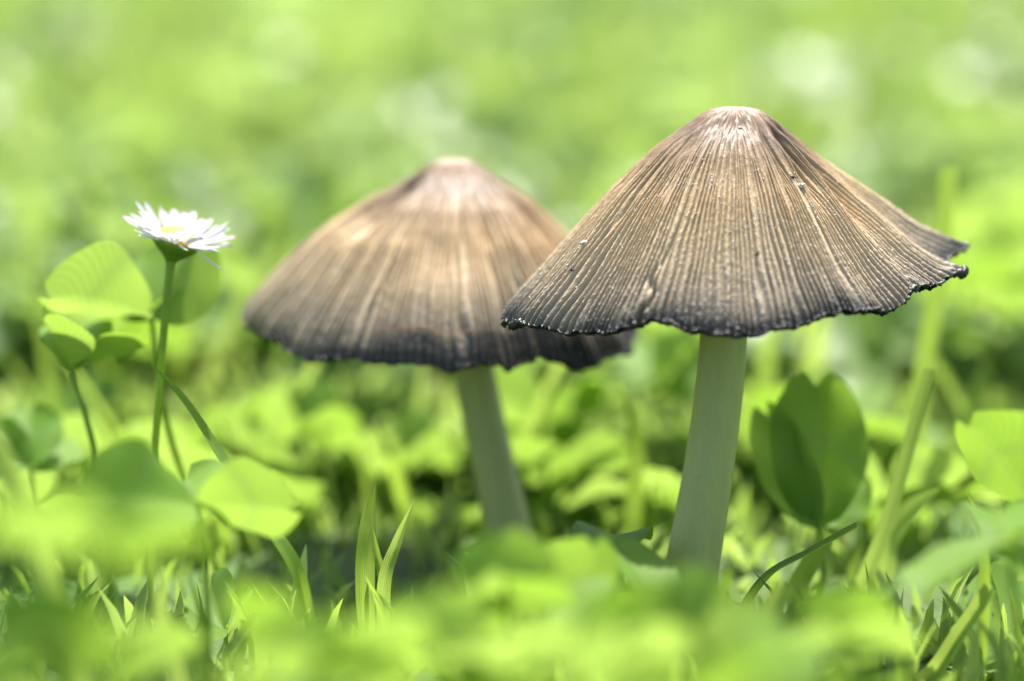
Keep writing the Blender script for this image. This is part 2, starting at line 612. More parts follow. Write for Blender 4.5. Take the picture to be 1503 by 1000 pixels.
    LV = np.stack([hx[:, None] + ox, hy[:, None] + oy, hz[:, None] + oz - 0.2 * rad[:, None]], -1).reshape(-1, 3)
    i = np.arange(nA)[:, None]
    jj = np.arange(ns)[None, :]
    i2, j2 = (i + 1) % nA, (jj + 1) % ns
    LQ = np.stack([i * ns + jj, i2 * ns + jj, i2 * ns + j2, i * ns + j2], -1).reshape(-1, 4)
    obj('rim', mesh_np('rim', LV, LQ, 'rim'), cap, label='black crumbly inky hem of the cap')
    # gills: a pleated dark sheet inside the cap
    nG = 360
    step = nA // nG
    gp = phi[::step]
    idx = np.linspace(8, len(t) - 3, 26).astype(int)
    gz = zz[idx][:, ::step] - 0.10 - 0.30 * smooth(0, 0.5, t[idx])[:, None] * (0.5 + 0.5 * (np.arange(len(gp)) % 4 < 2))[None, :] * (1 - smooth(.8, 1, t[idx]))[:, None]
    grr = rr[idx][:, ::step] * 0.985
    GV = np.stack([grr * np.cos(gp), grr * np.sin(gp), gz], -1).reshape(-1, 3)
    obj('gills', mesh_np('gills', GV, grid_faces(len(idx), len(gp), True), 'gill'), root, loc=centre)
    # white granules sitting on the skin
    rg = np.random.default_rng(seed + 8)
    wgt = (0.9 * front * smooth(0.22, 0.5, T) * (1 - 0.35 * smooth(0.8, 1, T)) * (0.4 + g1) + 0.10 * smooth(.25, .6, T)
           + 0.0 * T) * r
    wgt *= 0.35 + 0.65 * (angular_noise(phi, 5, 14, seed + 12)[None, :] + 0.8 * np.sin(9 * T + 4 * PH) > -0.2)
    wgt = wgt * np.gradient(t)[:, None] * len(t)
    wgt = np.clip(wgt, 0, None).ravel()
    pick = rg.choice(len(wgt), n_gran, p=wgt / wgt.sum())
    base = V[pick]
    sz = 0.005 + 0.010 * rg.random(n_gran) ** 5
    oct_v = np.array([[1, 0, 0], [-1, 0, 0], [0, 1, 0], [0, -1, 0], [0, 0, 1], [0, 0, -1]], float)
    oct_f = np.array([[0, 2, 4], [2, 1, 4], [1, 3, 4], [3, 0, 4], [2, 0, 5], [1, 2, 5], [3, 1, 5], [0, 3, 5]])
    GVV = base[:, None, :] + sz[:, None, None] * oct_v[None] * (0.7 + 0.6 * rg.random((n_gran, 6, 1)))
    GF = (oct_f[None] + 6 * np.arange(n_gran)[:, None, None]).reshape(-1, 3)
    gobj = obj('granules', mesh_np('granules', GVV.reshape(-1, 3), GF, 'granule', smooth_shade=False), cap, label='tiny white glistening granules on the cap skin')
    gobj['kind'] = 'stuff'
    # a lookup so that small things can be laid on the skin
    return X, Y, zz, phi, t


def make_stem(root, base, pts, radii, n=60, ns=48, seed=1):
    path = spline(pts, n)
    P = np.array([tuple(p) for p in path])
    rad = np.interp(np.linspace(0, 1, n), np.linspace(0, 1, len(radii)), radii)
    V, Q, C, uv = tube_arrays(path, rad, ns)
    th = np.tile(np.linspace(0, 2 * math.pi, ns, endpoint=False), n)
    row = np.repeat(np.arange(n), ns)
    f = 1 + 0.018 * angular_noise(th, 3, 12, seed) + 0.012 * np.sin(5 * th + row * 0.2)
    body = V[:n * ns]
    body[:] = P[row] + (body - P[row]) * f[:, None]
    tri = np.concatenate([Q[:, [0, 1, 2]], Q[:, [0, 2, 3]], C])
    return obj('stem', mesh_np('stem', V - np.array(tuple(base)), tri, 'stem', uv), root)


BELL = [(0, 0), (.06, .003), (.11, .015), (.15, .038), (.19, .072), (.26, .13), (.36, .215), (.54, .405), (.71, .615), (.85, .795), (.93, .89), (.98, .955), (1, 1)]
BELL2 = [(0, 0), (.06, .003), (.105, .018), (.15, .052), (.23, .112), (.42, .242), (.61, .422), (.79, .66), (.92, .845), (.98, .945), (1, 1)]
FLARE = [(0, 0), (.07, .004), (.13, .02), (.19, .07), (.28, .165), (.40, .32), (.54, .51), (.68, .71), (.80, .85), (.91, .94), (1, 1)]

# --- the sharp mushroom with the flared cap
apexR = at(1077, 158, 0)
baseR = at(1000, 950, -0.3)
baseR.z = -0.1
mush_r = empty('mushroom', baseR, 'sharply focused tan mushroom with a flared, torn cap overlapping the other one', 'mushroom', 'inky cap mushrooms in the lawn')
capR = make_cap(
    mush_r,
    Rk=[(26, 3.3), (17, 3.82), (10, 3.42), (3, 3.20), (-8, 3.30), (-16, 3.16), (-30, 2.92), (-50, 2.82), (-70, 2.95), (-90, 3.0), (-110, 3.0), (-130, 3.05), (-150, 3.25), (-168, 3.38), (180, 3.33), (150, 3.2), (120, 3.1), (90, 3.1), (60, 3.2), (35, 3.35)],
    Zk=[(26, 2.32), (17, 2.18), (10, 2.24), (3, 2.30), (-8, 2.38), (-16, 2.42), (-30, 2.54), (-50, 2.60), (-65, 2.66), (-76, 2.74), (-90, 2.84), (-100, 2.80), (-110, 2.72), (-120, 2.84), (-130, 2.88), (-150, 3.02), (-168, 3.06), (180, 3.04), (150, 2.85), (120, 2.7), (90, 2.6), (60, 2.52), (35, 2.45)],
    bell=BELL, flare=FLARE,
    flare_w=[(0, 1.0), (20, 1.0), (-25, 0.85), (-50, 0.45), (-75, 0.2), (-100, 0.05), (-150, 0), (180, 0), (120, 0.1), (70, 0.5), (40, .85)],
    folds=[(-18, 7, .10, .75, .16, 14), (-42, 6, .12, .62, .13, 18), (-62, 5, .12, .55, .08, 10), (-138, 7, .15, .6, .04, 0), (-100, 14, .08, .2, .05, 0)],
    cracks=[(-118, 1.1, .62, .10, -5), (-28, 1.0, .8, .06, 0), (60, 1.5, .7, .1, 0)],
    ridges=172, nA=1800, nT=170, n_gran=4600, seed=11, centre=apexR - baseR,
    lips=[(-170, .055), (-155, .065), (-140, .03), (-125, .035), (-112, .075), (-105, .06), (-95, .03), (-70, .03), (-58, .05), (-45, .04), (-20, .04), (-10, .075), (0, .03), (15, .05), (90, .04)],
    bumps=[(268, 42, .14, .06, -.04), (-8, 6, .985, .03, .06)], ink=[(-90, .03), (-50, .0), (-20, -.03), (0, 0), (20, .05), (-150, -.01), (180, -.01)])
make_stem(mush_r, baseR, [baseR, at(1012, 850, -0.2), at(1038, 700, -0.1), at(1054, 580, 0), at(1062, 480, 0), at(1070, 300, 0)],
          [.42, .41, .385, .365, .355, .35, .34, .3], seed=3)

# --- the softer, rounder mushroom behind it
apexL = at(665, 235, 4.2)
baseL = at(760, 880, 4.0)
baseL.z = -0.1
mush_l = empty('mushroom', baseL, 'soft-focus rounder mushroom with a dark lower cap, partly hidden by the sharp one', 'mushroom', 'inky cap mushrooms in the lawn')
capL = make_cap(
    mush_l,
    Rk=[(0, 2.95), (-25, 3.05), (-45, 3.1), (-60, 2.95), (-90, 3.05), (-120, 3.15), (-140, 3.2), (-160, 3.3), (180, 3.38), (150, 3.3), (120, 3.1), (90, 3.0), (45, 2.95)],
    Zk=[(0, 2.75), (-25, 2.90), (-45, 2.93), (-60, 2.80), (-90, 2.78), (-120, 2.76), (-140, 2.72), (-160, 2.62), (180, 2.5), (150, 2.45), (90, 2.5), (45, 2.65)],
    bell=BELL2, flare=FLARE,
    flare_w=[(0, .1), (90, .1), (180, 0), (270, 0)],
    folds=[(-150, 11, .10, .60, .22, -12), (-25, 8, .25, .95, .16, 0), (-95, 12, .42, .75, .06, 0)],
    cracks=[(-125, 1.5, .85, .05, 0)],
    ridges=140, nA=1440, nT=120, n_gran=900, seed=23, centre=apexL - baseL,
    lips=[(180, .03), (-140, .045), (-125, .05), (-110, .018), (-90, .018), (-75, .03), (-60, .03), (0, .03), (90, .03)],
    bumps=[(268, 50, .12, .05, -.015), (-85, 22, .52, .12, -.06)], ink=[(180, -.03), (-140, -.01), (-120, .02), (-100, .07), (-70, .10), (-30, .10), (0, .05), (90, 0)], lumpy=.005)
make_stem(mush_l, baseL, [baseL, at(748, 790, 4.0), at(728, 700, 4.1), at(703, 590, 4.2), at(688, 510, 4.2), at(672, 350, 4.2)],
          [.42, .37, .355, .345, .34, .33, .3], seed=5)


# --- crumbs lying on the caps
def on_cap(capdata, apex, deg, tt):
    X, Y, Z, phi, t = capdata
    a = int((math.radians(deg) % (2 * math.pi)) / (2 * math.pi) * len(phi)) % len(phi)
    r = int(np.searchsorted(t, tt))
    return apex + Vector((X[r, a], Y[r, a], Z[r, a])), apex + Vector((X[r - 3, a], Y[r - 3, a], Z[r - 3, a]))


def lump_mesh(name, size, mat, seed, flat=0.6):
    r = np.random.default_rng(seed)
    nu, nv = 12, 9
    th = np.linspace(0, 2 * math.pi, nu, endpoint=False)
    ph = np.linspace(0.15, math.pi - 0.15, nv)
    TH, PH = np.meshgrid(th, ph)
    rad = size * (1 + 0.28 * r.normal(size=TH.shape))
    V = np.stack([rad * np.sin(PH) * np.cos(TH), rad * 0.7 * np.sin(PH) * np.sin(TH), flat * rad * np.cos(PH)], -1).reshape(-1, 3)
    Q = grid_faces(nv, nu, True)
    tri = np.concatenate([Q[:, [0, 1, 2]], Q[:, [0, 2, 3]]])
    top, bot = len(V), len(V) + 1
    V = np.vstack([V, [[0, 0, flat * size], [0, 0, -flat * size]]])
    j = np.arange(nu)
    tri = np.concatenate([tri, np.stack([j, (j + 1) % nu, np.full(nu, top)], -1), np.stack([(nv - 1) * nu + (j + 1) % nu, (nv - 1) * nu + j, np.full(nu, bot)], -1)])
    return mesh_np(name, V, tri, mat)


for deg, tt, size, mat, lab in [
        (-55, .40, .035, 'crumb', 'tiny dark crumb high on the sharp cap, beside its folds'),
        (-85, .70, .030, 'crumb', 'tiny black crumb low in the middle of the sharp cap'),
        (-152, .78, .040, 'crumb', 'small dark pit speck near the hem of the sharp cap over the stem-side flank'),
        (-155, .68, .050, 'scar', 'small pale scar on the flank of the sharp cap next to the other mushroom'),
        (-52, .44, .060, 'scar', 'small pale scurf flake just below the dark crumb by the cap folds'),
        (-85, .145, .032, 'granule', 'single bright white grain just below the top of the sharp cap')]:
    p, _ = on_cap(capR, apexR, deg, tt)
    obj('scurf_flake' if mat != 'crumb' else 'crumb', lump_mesh('crumb', size, mat, int(abs(deg) * 10)), None, lab, 'flake' if mat != 'crumb' else 'crumb', loc=p)

fp = []
for i in range(12):
    p, q = on_cap(capL, apexL, -112 + i * 2.6, .865 + .006 * math.sin(i * .9))
    fp.append(p + Vector((0, -0.03, 0.01)))
obj('plant_fibre', tube_mesh('plant_fibre', fp, [.006] * 12, 'fibre', 6), None, 'thin rusty fibre stuck across the dark lower part of the soft-focus cap', 'fibre')


# ------------------------------------------------------------------ leaves
def leaflet_arrays(nu, nv, fold=0.25, droop=0.15, wave=0.04, notch=0.06, seed=0, fat=0.0):
    """Unit leaflet: base at the origin, tip at y=1, about 1 wide; the upper face looks to +z."""
    r = np.random.default_rng(seed)
    u = np.linspace(-1, 1, nu)
    v = np.linspace(0, 1, nv)
    U, Vv = np.meshgrid(u, v)
    w = np.sin(np.clip(Vv, 0, 1) ** (0.92 - fat) * math.pi * 0.97 + 0.03) ** 0.62 * (0.40 + 0.14 * Vv)
    w = np.where(Vv <= 0, 0.02, w)
    x = U * w
    y = Vv * (1 - 0.0) + 0.05 * (U ** 2) * Vv - notch * np.exp(-(U / 0.35) ** 2) * smooth(0.8, 1.0, Vv)
    ph = r.uniform(0, 6.28, 4)
    z = fold * np.abs(x) - droop * Vv ** 2 + wave * np.sin(6 * Vv + ph[0]) * U + 0.5 * wave * np.sin(13 * Vv + ph[1]) * np.abs(U) ** 3
    z = z - 0.10 * U ** 2 * w
    V = np.stack([x, y, z], -1).reshape(-1, 3)
    uv = np.stack([U * 0.5 + 0.5, Vv], -1).reshape(-1, 2)
    return V, grid_faces(nv, nu), uv


def unit_mesh(name, A, mat):
    V, Q, uv = A
    return mesh_np(name, V / S, Q, mat, uv)      # one blender unit; scaled per object


LEAF_HI = [unit_mesh('leaflet', leaflet_arrays(15, 18, f, d, w, .05, i), 'clover') for i, (f, d, w) in enumerate([(.35, .10, .05), (.55, .12, .03), (.2, .2, .06), (.75, .05, .04), (.10, .05, .05)])]
LEAF_MID = [unit_mesh('leaflet', leaflet_arrays(7, 9, f, d, w, .05, 20 + i), 'clover') for i, (f, d, w) in enumerate([(.3, .12, .05), (.5, .2, .04), (.15, .25, .06), (.7, .08, .04)])]


def frame_mat(origin, tip, normal, width):
    """Local matrix (metres) for a unit leaflet from origin to tip (cm) with the given upper-side normal and width (cm)."""
    y = Vector(tip) - Vector(origin)
    L = y.length
    y = y / L
    z = Vector(normal) - y * Vector(normal).dot(y)
    z.normalize()
    x = y.cross(z)
    m = Matrix.Identity(4)
    for r in range(3):
        m[r][0] = x[r] * width * S
        m[r][1] = y[r] * L * S
        m[r][2] = z[r] * (0.5 * L + 0.5 * width) * S
        m[r][3] = origin[r] * S
    return m


def petiole(root, base, top, lean, rad=0.045):
    b, t = Vector(base), Vector(top)
    mid = b.lerp(t, 0.55) + Vector(lean)
    path = spline([b, mid, t], 10)
    path = [p - b for p in path]
    return obj('petiole', tube_mesh('petiole', path, np.linspace(rad * 1.2, rad * 0.8, 10), 'stalk', 7), root)


def hero_clover(label, centre, leaflets, base=None, lean=(0.1, 0, 0), group=None, hi=True, rad=0.05):
    """leaflets: (tip point, upper-side normal, width, mesh variant)"""
    if base is None:
        base = Vector((centre.x, centre.y, 0)) + Vector((random.uniform(-.5, .5), random.uniform(-.3, .6), 0))
    base = Vector((base[0], base[1], -0.15))
    root = empty('clover_leaf', base, label, 'clover leaf', group)
    for tip, nrm, wd, k in leaflets:
        ms = (LEAF_HI if hi else LEAF_MID)
        nrm = Vector(nrm)
        if nrm.z < .9 and nrm.y < 0:
            nrm.z *= 0.5
        obj('leaflet', ms[k % len(ms)], root, mat4=frame_mat(centre - base, Vector(tip) - base, nrm, wd))
    petiole(root, base, centre, lean, rad)
    return root


G1 = 'clover leaves standing out around the mushrooms'
# behind the daisy
cA = at(222, 466, 2.2)
hero_clover('clover leaf with folded bright leaflets right behind the daisy stalk', cA,
            [(at(68, 432, 1.6), (0.1, 0.75, .55), 1.8, 3), (at(292, 352, 3.0), (0.35, .7, 0.55), 1.5, 1), (at(225, 380, 4.2), (-.2, -0.5, 0.8), 1.5, 2)],
            base=at(330, 900, 3.2), lean=(-0.25, 0, 0.2), group=G1)
# below it, seen from under
cB = at(106, 545, 1.6)
hero_clover('small cupped clover leaf with a dark underside on a thin bent stalk below the daisy', cB,
            [(at(66, 462, 1.0), (0.6, 0.25, 0.7), 1.2, 3), (at(212, 497, 1.8), (-0.35, 0.35, 0.85), 1.25, 0), (at(120, 470, 2.8), (0, -0.6, 0.8), 1.2, 1)],
            base=at(165, 900, 1.8), lean=(0.12, 0, 0.2), group=G1)
# in front, under the daisy
cC = at(288, 742, -4.2)
hero_clover('large clover leaf with a dark top edge standing in front of the daisy stalk base', cC,
            [(at(132, 712, -5.2), (-0.1, -0.45, 0.85), 1.55, 0), (at(434, 738, -4.4), (0.1, 0.75, .5), 1.5, 0), (at(262, 672, -2.6), (0, -0.55, 0.85), 1.5, 2)],
            base=at(300, 1040, -4), group=G1)
# very soft, close to the lens
cD = at(150, 800, -14.5)
hero_clover('huge blurred pale green clover leaf close to the lens, below the daisy', cD,
            [(at(-20, 765, -15), (0, 0.65, 0.75), 1.45, 0), (at(290, 785, -14), (0.1, 0.6, 0.75), 1.45, 4), (at(160, 715, -14.2), (0, .8, .6), 1.5, 4)],
            base=at(150, 1100, -15), group=G1)
# dark leaf in the shade of the flared cap
cE = at(1200, 775, 2.0)
hero_clover('dark green clover leaf shaded by the flared cap, behind the pale stem', cE,
            [(at(1205, 552, 2.2), (0.1, -0.95, 0.6), 1.7, 2), (at(1118, 600, 2.5), (-0.45, -0.8, 0.8), 1.0, 0), (at(1262, 690, 2.6), (.3, -0.6, 1.0), 1.0, 2)],
            base=at(1200, 900, 2.0), group=G1)
cF = at(1515, 742, -3.2)
hero_clover('bright half-folded clover leaf cut off by the picture edge beyond the tall blade', cF,
            [(at(1428, 612, -3.2), (.5, .75, .4), 1.75, 1), (at(1620, 660, -3), (.2, -.5, .8), 1.4, 0), (at(1520, 830, -4.5), (0, -.4, .9), 1.3, 2)],
            base=at(1540, 1050, -3), group=G1)
cG = at(742, 880, -7.5)
hero_clover('round blurred clover leaf just before the foot of the soft-focus mushroom', cG,
            [(at(740, 785, -7.2), (0, .75, 0.6), 1.35, 4), (at(640, 860, -8), (-.1, .6, .75), 1.2, 2), (at(845, 870, -8), (.1, .6, .75), 1.2, 0)],
            base=at(742, 1060, -7.5), group=G1, hi=False)
cH = at(640, 960, -11.5)
hero_clover('pale yellow-green blurred clover leaf at the bottom edge between the two stems', cH,
            [(at(480, 920, -12), (0, .6, .8), 1.3, 0), (at(790, 930, -11), (0, .6, .8), 1.3, 2), (at(640, 865, -11.3), (0, .75, .6), 1.3, 4)],
            base=at(640, 1120, -11.5), group=G1, hi=False)
cI = at(1015, 960, -9.5)
hero_clover('saturated green blurred clover leaf covering the foot of the pale stem', cI,
            [(at(1040, 850, -8.8), (0, .8, .45), 1.35, 4), (at(890, 900, -9.5), (-.2, -.85, .5), 1.3, 2), (at(1150, 930, -9.5), (.2, -.8, .6), 1.1, 0)],
            base=at(1015, 1120, -9.5), group=G1, hi=False)
cJ = at(1235, 960, -9)
hero_clover('broad blurred clover leaf low between the dark cut blade and the cut stalk', cJ,
            [(at(1245, 865, -8.8), (0, .7, .7), 1.3, 2), (at(1110, 955, -9.5), (-.2, .6, .8), 1.2, 0), (at(1345, 925, -9.3), (.2, .6, .8), 1.2, 4)],
            base=at(1275, 1100, -9), group=G1, hi=False)
cK = at(1440, 985, -1.5)
hero_clover('silvery shining clover leaf in the bottom corner beneath the cut stalk', cK,
            [(at(1400, 930, 0.4), (0.05, 0.10, 0.99), 1.5, 2), (at(1560, 960, -.8), (0, 0.1, 1), 1.5, 0), (at(1500, 840, 0.8), (0.2, -.6, .8), 1.4, 4)],
            base=at(1440, 1040, -1.5), group=G1)
cL = at(1480, 790, -6)
hero_clover('grey-green glossy blurred clover leaf leaning over the bottom corner', cL,
            [(at(1340, 850, -7), (-.25, 0.02, 1), 1.4, 0), (at(1580, 770, -6), (0, 0.05, 1), 1.4, 2), (at(1470, 730, -4.2), (0, -.2, 1), 1.3, 4)],
            base=at(1490, 1050, -6), group=G1, hi=False)
cM = at(65, 985, -15)
hero_clover('pale washed-out blurred clover leaf in the corner below the huge one', cM,
            [(at(-80, 940, -16), (0, .6, .8), 1.3, 2), (at(200, 950, -15), (0, .7, .7), 1.3, 0), (at(80, 860, -14.8), (0, .7, .7), 1.3, 4)],
            base=at(70, 1200, -15), group=G1, hi=False)
cR = at(455, 985, -12.5)
hero_clover('blurred glowing clover leaf at the bottom edge below the crossed blades', cR,
            [(at(330, 950, -13), (0, .6, .8), 1.2, 2), (at(560, 960, -12), (0, .6, .8), 1.2, 0), (at(455, 905, -12.3), (0, .75, .6), 1.1, 4)],
            base=at(455, 1150, -12.5), group=G1, hi=False)
cS = at(905, 960, -12)
hero_clover('blurred yellow-green clover leaf at the bottom edge beside the pale stem foot', cS,
            [(at(790, 930, -12.5), (0, .6, .8), 1.2, 2), (at(1010, 940, -12), (0, .6, .8), 1.2, 0), (at(880, 880, -11.7), (0, .75, .6), 1.2, 4)],
            base=at(905, 1150, -12), group=G1, hi=False)
for lab, c0, tips in [
        ('glowing blurred clover leaf behind the soft-focus stem on its daisy side', (590, 690, 8.5), ((500, 660), (660, 650), (585, 610))),
        ('glowing blurred clover leaf between the stems under the overlapping caps', (850, 670, 9.5), ((775, 640), (930, 650), (850, 600))),
        ('low glowing blurred clover leaf beside the foot of the soft-focus stem', (640, 790, 7.5), ((565, 770), (715, 760), (640, 725))),
        ('low glowing blurred clover leaf between the feet of the two stems', (865, 780, 7.5), ((795, 760), (945, 755), (870, 715))),
        ('glowing blurred clover leaf between the daisy stalk and the soft-focus cap', (440, 640, 8.5), ((360, 620), (520, 610), (440, 560)))]:
    hero_clover(lab, at(*c0), [(at(q[0], q[1], c0[2] + e), (dx, .65, .65), 1.5, v) for q, e, dx, v in zip(tips, (-.2, .2, .6), (-.15, .15, 0), (0, 2, 3))],
                base=at(c0[0], 860, c0[2]), group=G1, hi=False)
cN = at(330, 925, -0.5)
hero_clover('clover leaf with browned nibbled edge low behind the crossed blades', cN,
            [(at(300, 848, 0.4), (-.2, -.7, .6), 1.0, 1), (at(250, 925, -1), (0, -.25, 1), 1.2, 0), (at(430, 905, .2), (.1, -.2, 1), 1.2, 2)],
            base=at(335, 990, -0.5), group=G1)
cO = at(45, 690, 3.5)
hero_clover('yellowish clover leaf at the picture edge below the cupped one', cO,
            [(at(40, 590, 4.2), (0, -.8, .5), 1.2, 2), (at(-50, 640, 4), (0, -.5, .8), 1.2, 0), (at(100, 640, 4.5), (0, -.4, .9), 1.1, 4)],
            base=at(40, 880, 3.6), group=G1)
cP = at(960, 560, 9)
hero_clover('clover leaf peeping out under the overlap of the two caps', cP,
            [(at(850, 545, 10), (-.1, 0.08, 1), 1.6, 2), (at(1040, 520, 9), (.1, -.5, .8), 1.6, 0), (at(960, 500, 10.5), (0, -.5, .8), 1.5, 4)],
            base=at(960, 760, 9), group=G1)
cQ = at(905, 800, -2.5)
hero_clover('pale round clover leaf lying flat between the two stems', cQ,
            [(at(890, 770, 1.0), (0, -.25, .95), 1.3, 4), (at(790, 815, -2.5), (0, -.15, 1), 1.2, 2), (at(970, 880, -4.5), (.1, .5, .8), 1.1, 0)],
            base=at(905, 960, -2.5), group=G1)


# --- dew on the clover behind the daisy
def dew(name, label, p, r):
    nu, nv = 20, 14
    th = np.linspace(0, 2 * math.pi, nu, endpoint=False)
    ph = np.linspace(0.05, math.pi - 0.05, nv)
    TH, PH = np.meshgrid(th, ph)
    V = np.stack([r * np.sin(PH) * np.cos(TH), r * np.sin(PH) * np.sin(TH), 0.85 * r * np.cos(PH)], -1).reshape(-1, 3)
    Q = grid_faces(nv, nu, True)
    tri = np.concatenate([Q[:, [0, 1, 2]], Q[:, [0, 2, 3]]])
    n = len(V)
    V = np.vstack([V, [[0, 0, .85 * r], [0, 0, -.85 * r]]])
    j = np.arange(nu)
    tri = np.concatenate([tri, np.stack([j, (j + 1) % nu, np.full(nu, n)], -1), np.stack([(nv - 1) * nu + (j + 1) % nu, (nv - 1) * nu + j, np.full(nu, n + 1)], -1)])
    tri = tri[:, ::-1]
    obj(name, mesh_np(name, V, tri, 'water'), None, label, 'dew drop', loc=p)


dew('dew_drop', 'clear dew drop where the clover leaflets meet behind the daisy stalk', cA + Vector((-0.03, -0.1, 0.05)), 0.065)
dew('dew_drop', 'tiny dew drop on the silvery clover leaf in the bottom corner', at(1405, 948, -.4), 0.05)


# ------------------------------------------------------------------ grass blades
def blade_arrays(path, width, normal, cut=False, n=16, nu=5, keel=0.35, wprof=None):
    """A ribbon with a keeled cross-section along path (Vectors, cm); faces along normal."""
    P = np.array([tuple(p) for p in path])
    n = len(P)
    T = np.gradient(P, axis=0)
    T /= np.linalg.norm(T, axis=1)[:, None]
    N = np.array(normal, float)
    X = np.cross(T, N)
    X /= np.linalg.norm(X, axis=1)[:, None] + 1e-9
    Z = np.cross(X, T)
    s = np.linspace(0, 1, n)
    if wprof is None:
        w = (0.55 + 0.45 * smooth(0, 0.25, s))
        if not cut:
            w = w * np.clip(1 - s ** 3.2, 0.03, 1)
        else:
            w = w * (1 - 0.15 * s)
    else:
        w = np.interp(s, np.linspace(0, 1, len(wprof)), wprof)
    u = np.linspace(-1, 1, nu)
    off = u[None, :] * (w * width / 2)[:, None]
    lift = (np.abs(u)[None, :] * keel) * (w * width / 2)[:, None]
    V = P[:, None, :] + off[..., None] * X[:, None, :] + lift[..., None] * Z[:, None, :]
    if cut:
        V[-1] += T[-1][None, :] * (rng.uniform(-0.12, 0.12, nu)[:, None] * width * 1.2)
    uv = np.stack(np.broadcast_arrays(u[None, :] * .5 + .5, s[:, None]), -1).reshape(-1, 2)
    return V.reshape(-1, 3), grid_faces(n, nu), uv


def hero_blade(label, pts, width, normal=(0, -1, 0.3), cut=False, group='grass blades standing out around the mushrooms', name='grass_blade', keel=0.35, n=22, mat='grass', wprof=None, nu=9):
    path = spline(pts, n)
    b = Vector(pts[0])
    V, Q, uv = blade_arrays([p - b for p in path], width, normal, cut, nu=nu, keel=keel, wprof=wprof)
    return obj(name, mesh_np(name, V, Q, mat, uv), None, label, 'grass blade', group, loc=b)


def gnd(p, dx=0, dy=0):
    return Vector((p.x + dx, p.y + dy, -0.15))


B = hero_blade
p = at(1290, 800, 1.5)
B('bright upright cut grass blade beyond the flared cap tip', [gnd(p, -.5), p, at(1330, 670, 1.5), at(1366, 541, 1.6)], .25, (-.5, -.8, -.5), True, keel=.18)
B('tall soft grass blade rising behind the torn cap tip', [gnd(at(1330, 780, 6)), at(1352, 560, 6), at(1378, 400, 6), at(1392, 246, 6)], .34, (.2, -1, -.4), True, wprof=[.6, .9, 1, 1, .9, .85], keel=.2)
p = at(1112, 850, -.8)
B('dark cut grass blade leaning out from the foot of the pale stem', [gnd(p, -.6, .4), p, at(1185, 805, -.9), at(1256, 766, -1)], .22, (.1, -.35, -1), True, keel=.8)
p = at(1375, 985, -2.2)
B('round cut grass stalk crossing the silvery leaf in the bottom corner', [gnd(p, -.3, .2), p, at(1412, 930, -2.2), at(1458, 863, -2.2)], .26, (-.5, -.8, .3), True, keel=.9)
p = at(1503, 990, -2.5)
B('narrow pale grass blade at the picture edge beside the cut stalk', [gnd(p), p, at(1494, 930, -2.5), at(1480, 862, -2.5)], .17, (0, -1, .2))
p = at(330, 690, -1.0)
B('slender ribbed grass blade slanting across behind the daisy stalk', [gnd(at(470, 900, -1.8)), at(438, 850, -1.8), at(395, 775, -1.5), at(330, 680, -.8), at(272, 590, -.2), at(216, 528, 0.2)], .24, (.6, -.7, -.2), n=34)
p = at(535, 880, -.8)
B('upright grass blade, first of the three-blade tuft between daisy and mushrooms', [gnd(p), at(530, 850, -.8), at(533, 780, -.7), at(541, 722, -.6)], .20, (.3, -.9, .2))
B('thin upright blade in the middle of the three-blade tuft', [gnd(p, .1, .1), at(545, 840, -.6), at(548, 770, -.5), at(551, 708, -.4)], .13, (-.3, -.9, .2))
B('curved grass blade of the three-blade tuft leaning towards the mushrooms', [gnd(p, .3), at(565, 860, -.9), at(582, 800, -.9), at(608, 735, -1)], .22, (-.3, -.9, .3))
B('short fine blade crossing the foot of the three-blade tuft', [gnd(p, .25, .1), at(563, 865, -.7), at(553, 815, -.7), at(547, 775, -.7)], .15, (.3, -.9, .3))
p = at(262, 995, -6)
B('pale grass blade standing in front of the browned clover leaf', [gnd(p, .2), at(258, 990, -6), at(240, 920, -6), at(228, 820, -6.2)], .22, (.2, -.95, .2))
p = at(300, 1000, -3.5)
B('dark grass blade curving up beside the pale one', [gnd(p), at(302, 985, -3.5), at(300, 910, -3.4), at(276, 838, -3.2)], .24, (-.2, -.2, -1), keel=.5)
p = at(195, 990, -3)
B('small dark grass tip at the bottom edge below the huge blurred leaf', [gnd(p), at(192, 985, -3), at(200, 965, -3), at(206, 946, -3)], .14, (0, -.5, -.8))
p = at(40, 760, -6.5)
B('wide soft grass blade entering at the picture edge below the cupped clover', [gnd(p, .9), at(60, 830, -6.5), at(30, 740, -6.5), at(-10, 640, -6.5), at(-40, 560, -6.5)], .34, (.4, -.8, .3))
p = at(908, 900, -3)
B('short dark cut blade in front of the pale stem', [gnd(p), at(912, 930, -3), at(910, 880, -3), at(905, 848, -3)], .18, (0, -1, -.3), True)
B('short bright cut blade next to the dark one before the pale stem', [gnd(p, .25), at(930, 930, -3.2), at(927, 890, -3.2), at(922, 856, -3.2)], .14, (0, -1, .3), True)
p = at(1130, 960, -5)
B('broad blurred grass blade running low before the dark cut blade', [gnd(p, -.8), at(1100, 975, -5.5), at(1190, 925, -5), at(1300, 870, -4.6), at(1385, 800, -4.2)], .30, (-.4, -.7, .6))
B('stubby pale blade leaning beside the foot of the pale stem', [gnd(at(1105, 960, -4)), at(1105, 960, -4), at(1130, 910, -4), at(1155, 858, -4)], .36, (-.5, -.8, .4), True)
B('bright short blade rising behind the dark cut blade', [gnd(at(1170, 870, 1)), at(1175, 860, 1), at(1190, 830, 1), at(1215, 790, 1)], .34, (-.4, -.8, .4), True)
B('bright folded blade at the foot of the upright cut blade', [gnd(at(1300, 830, 2.5)), at(1305, 800, 2.5), at(1340, 750, 2.4), at(1382, 715, 2.2)], .5, (-.5, -.6, .6))
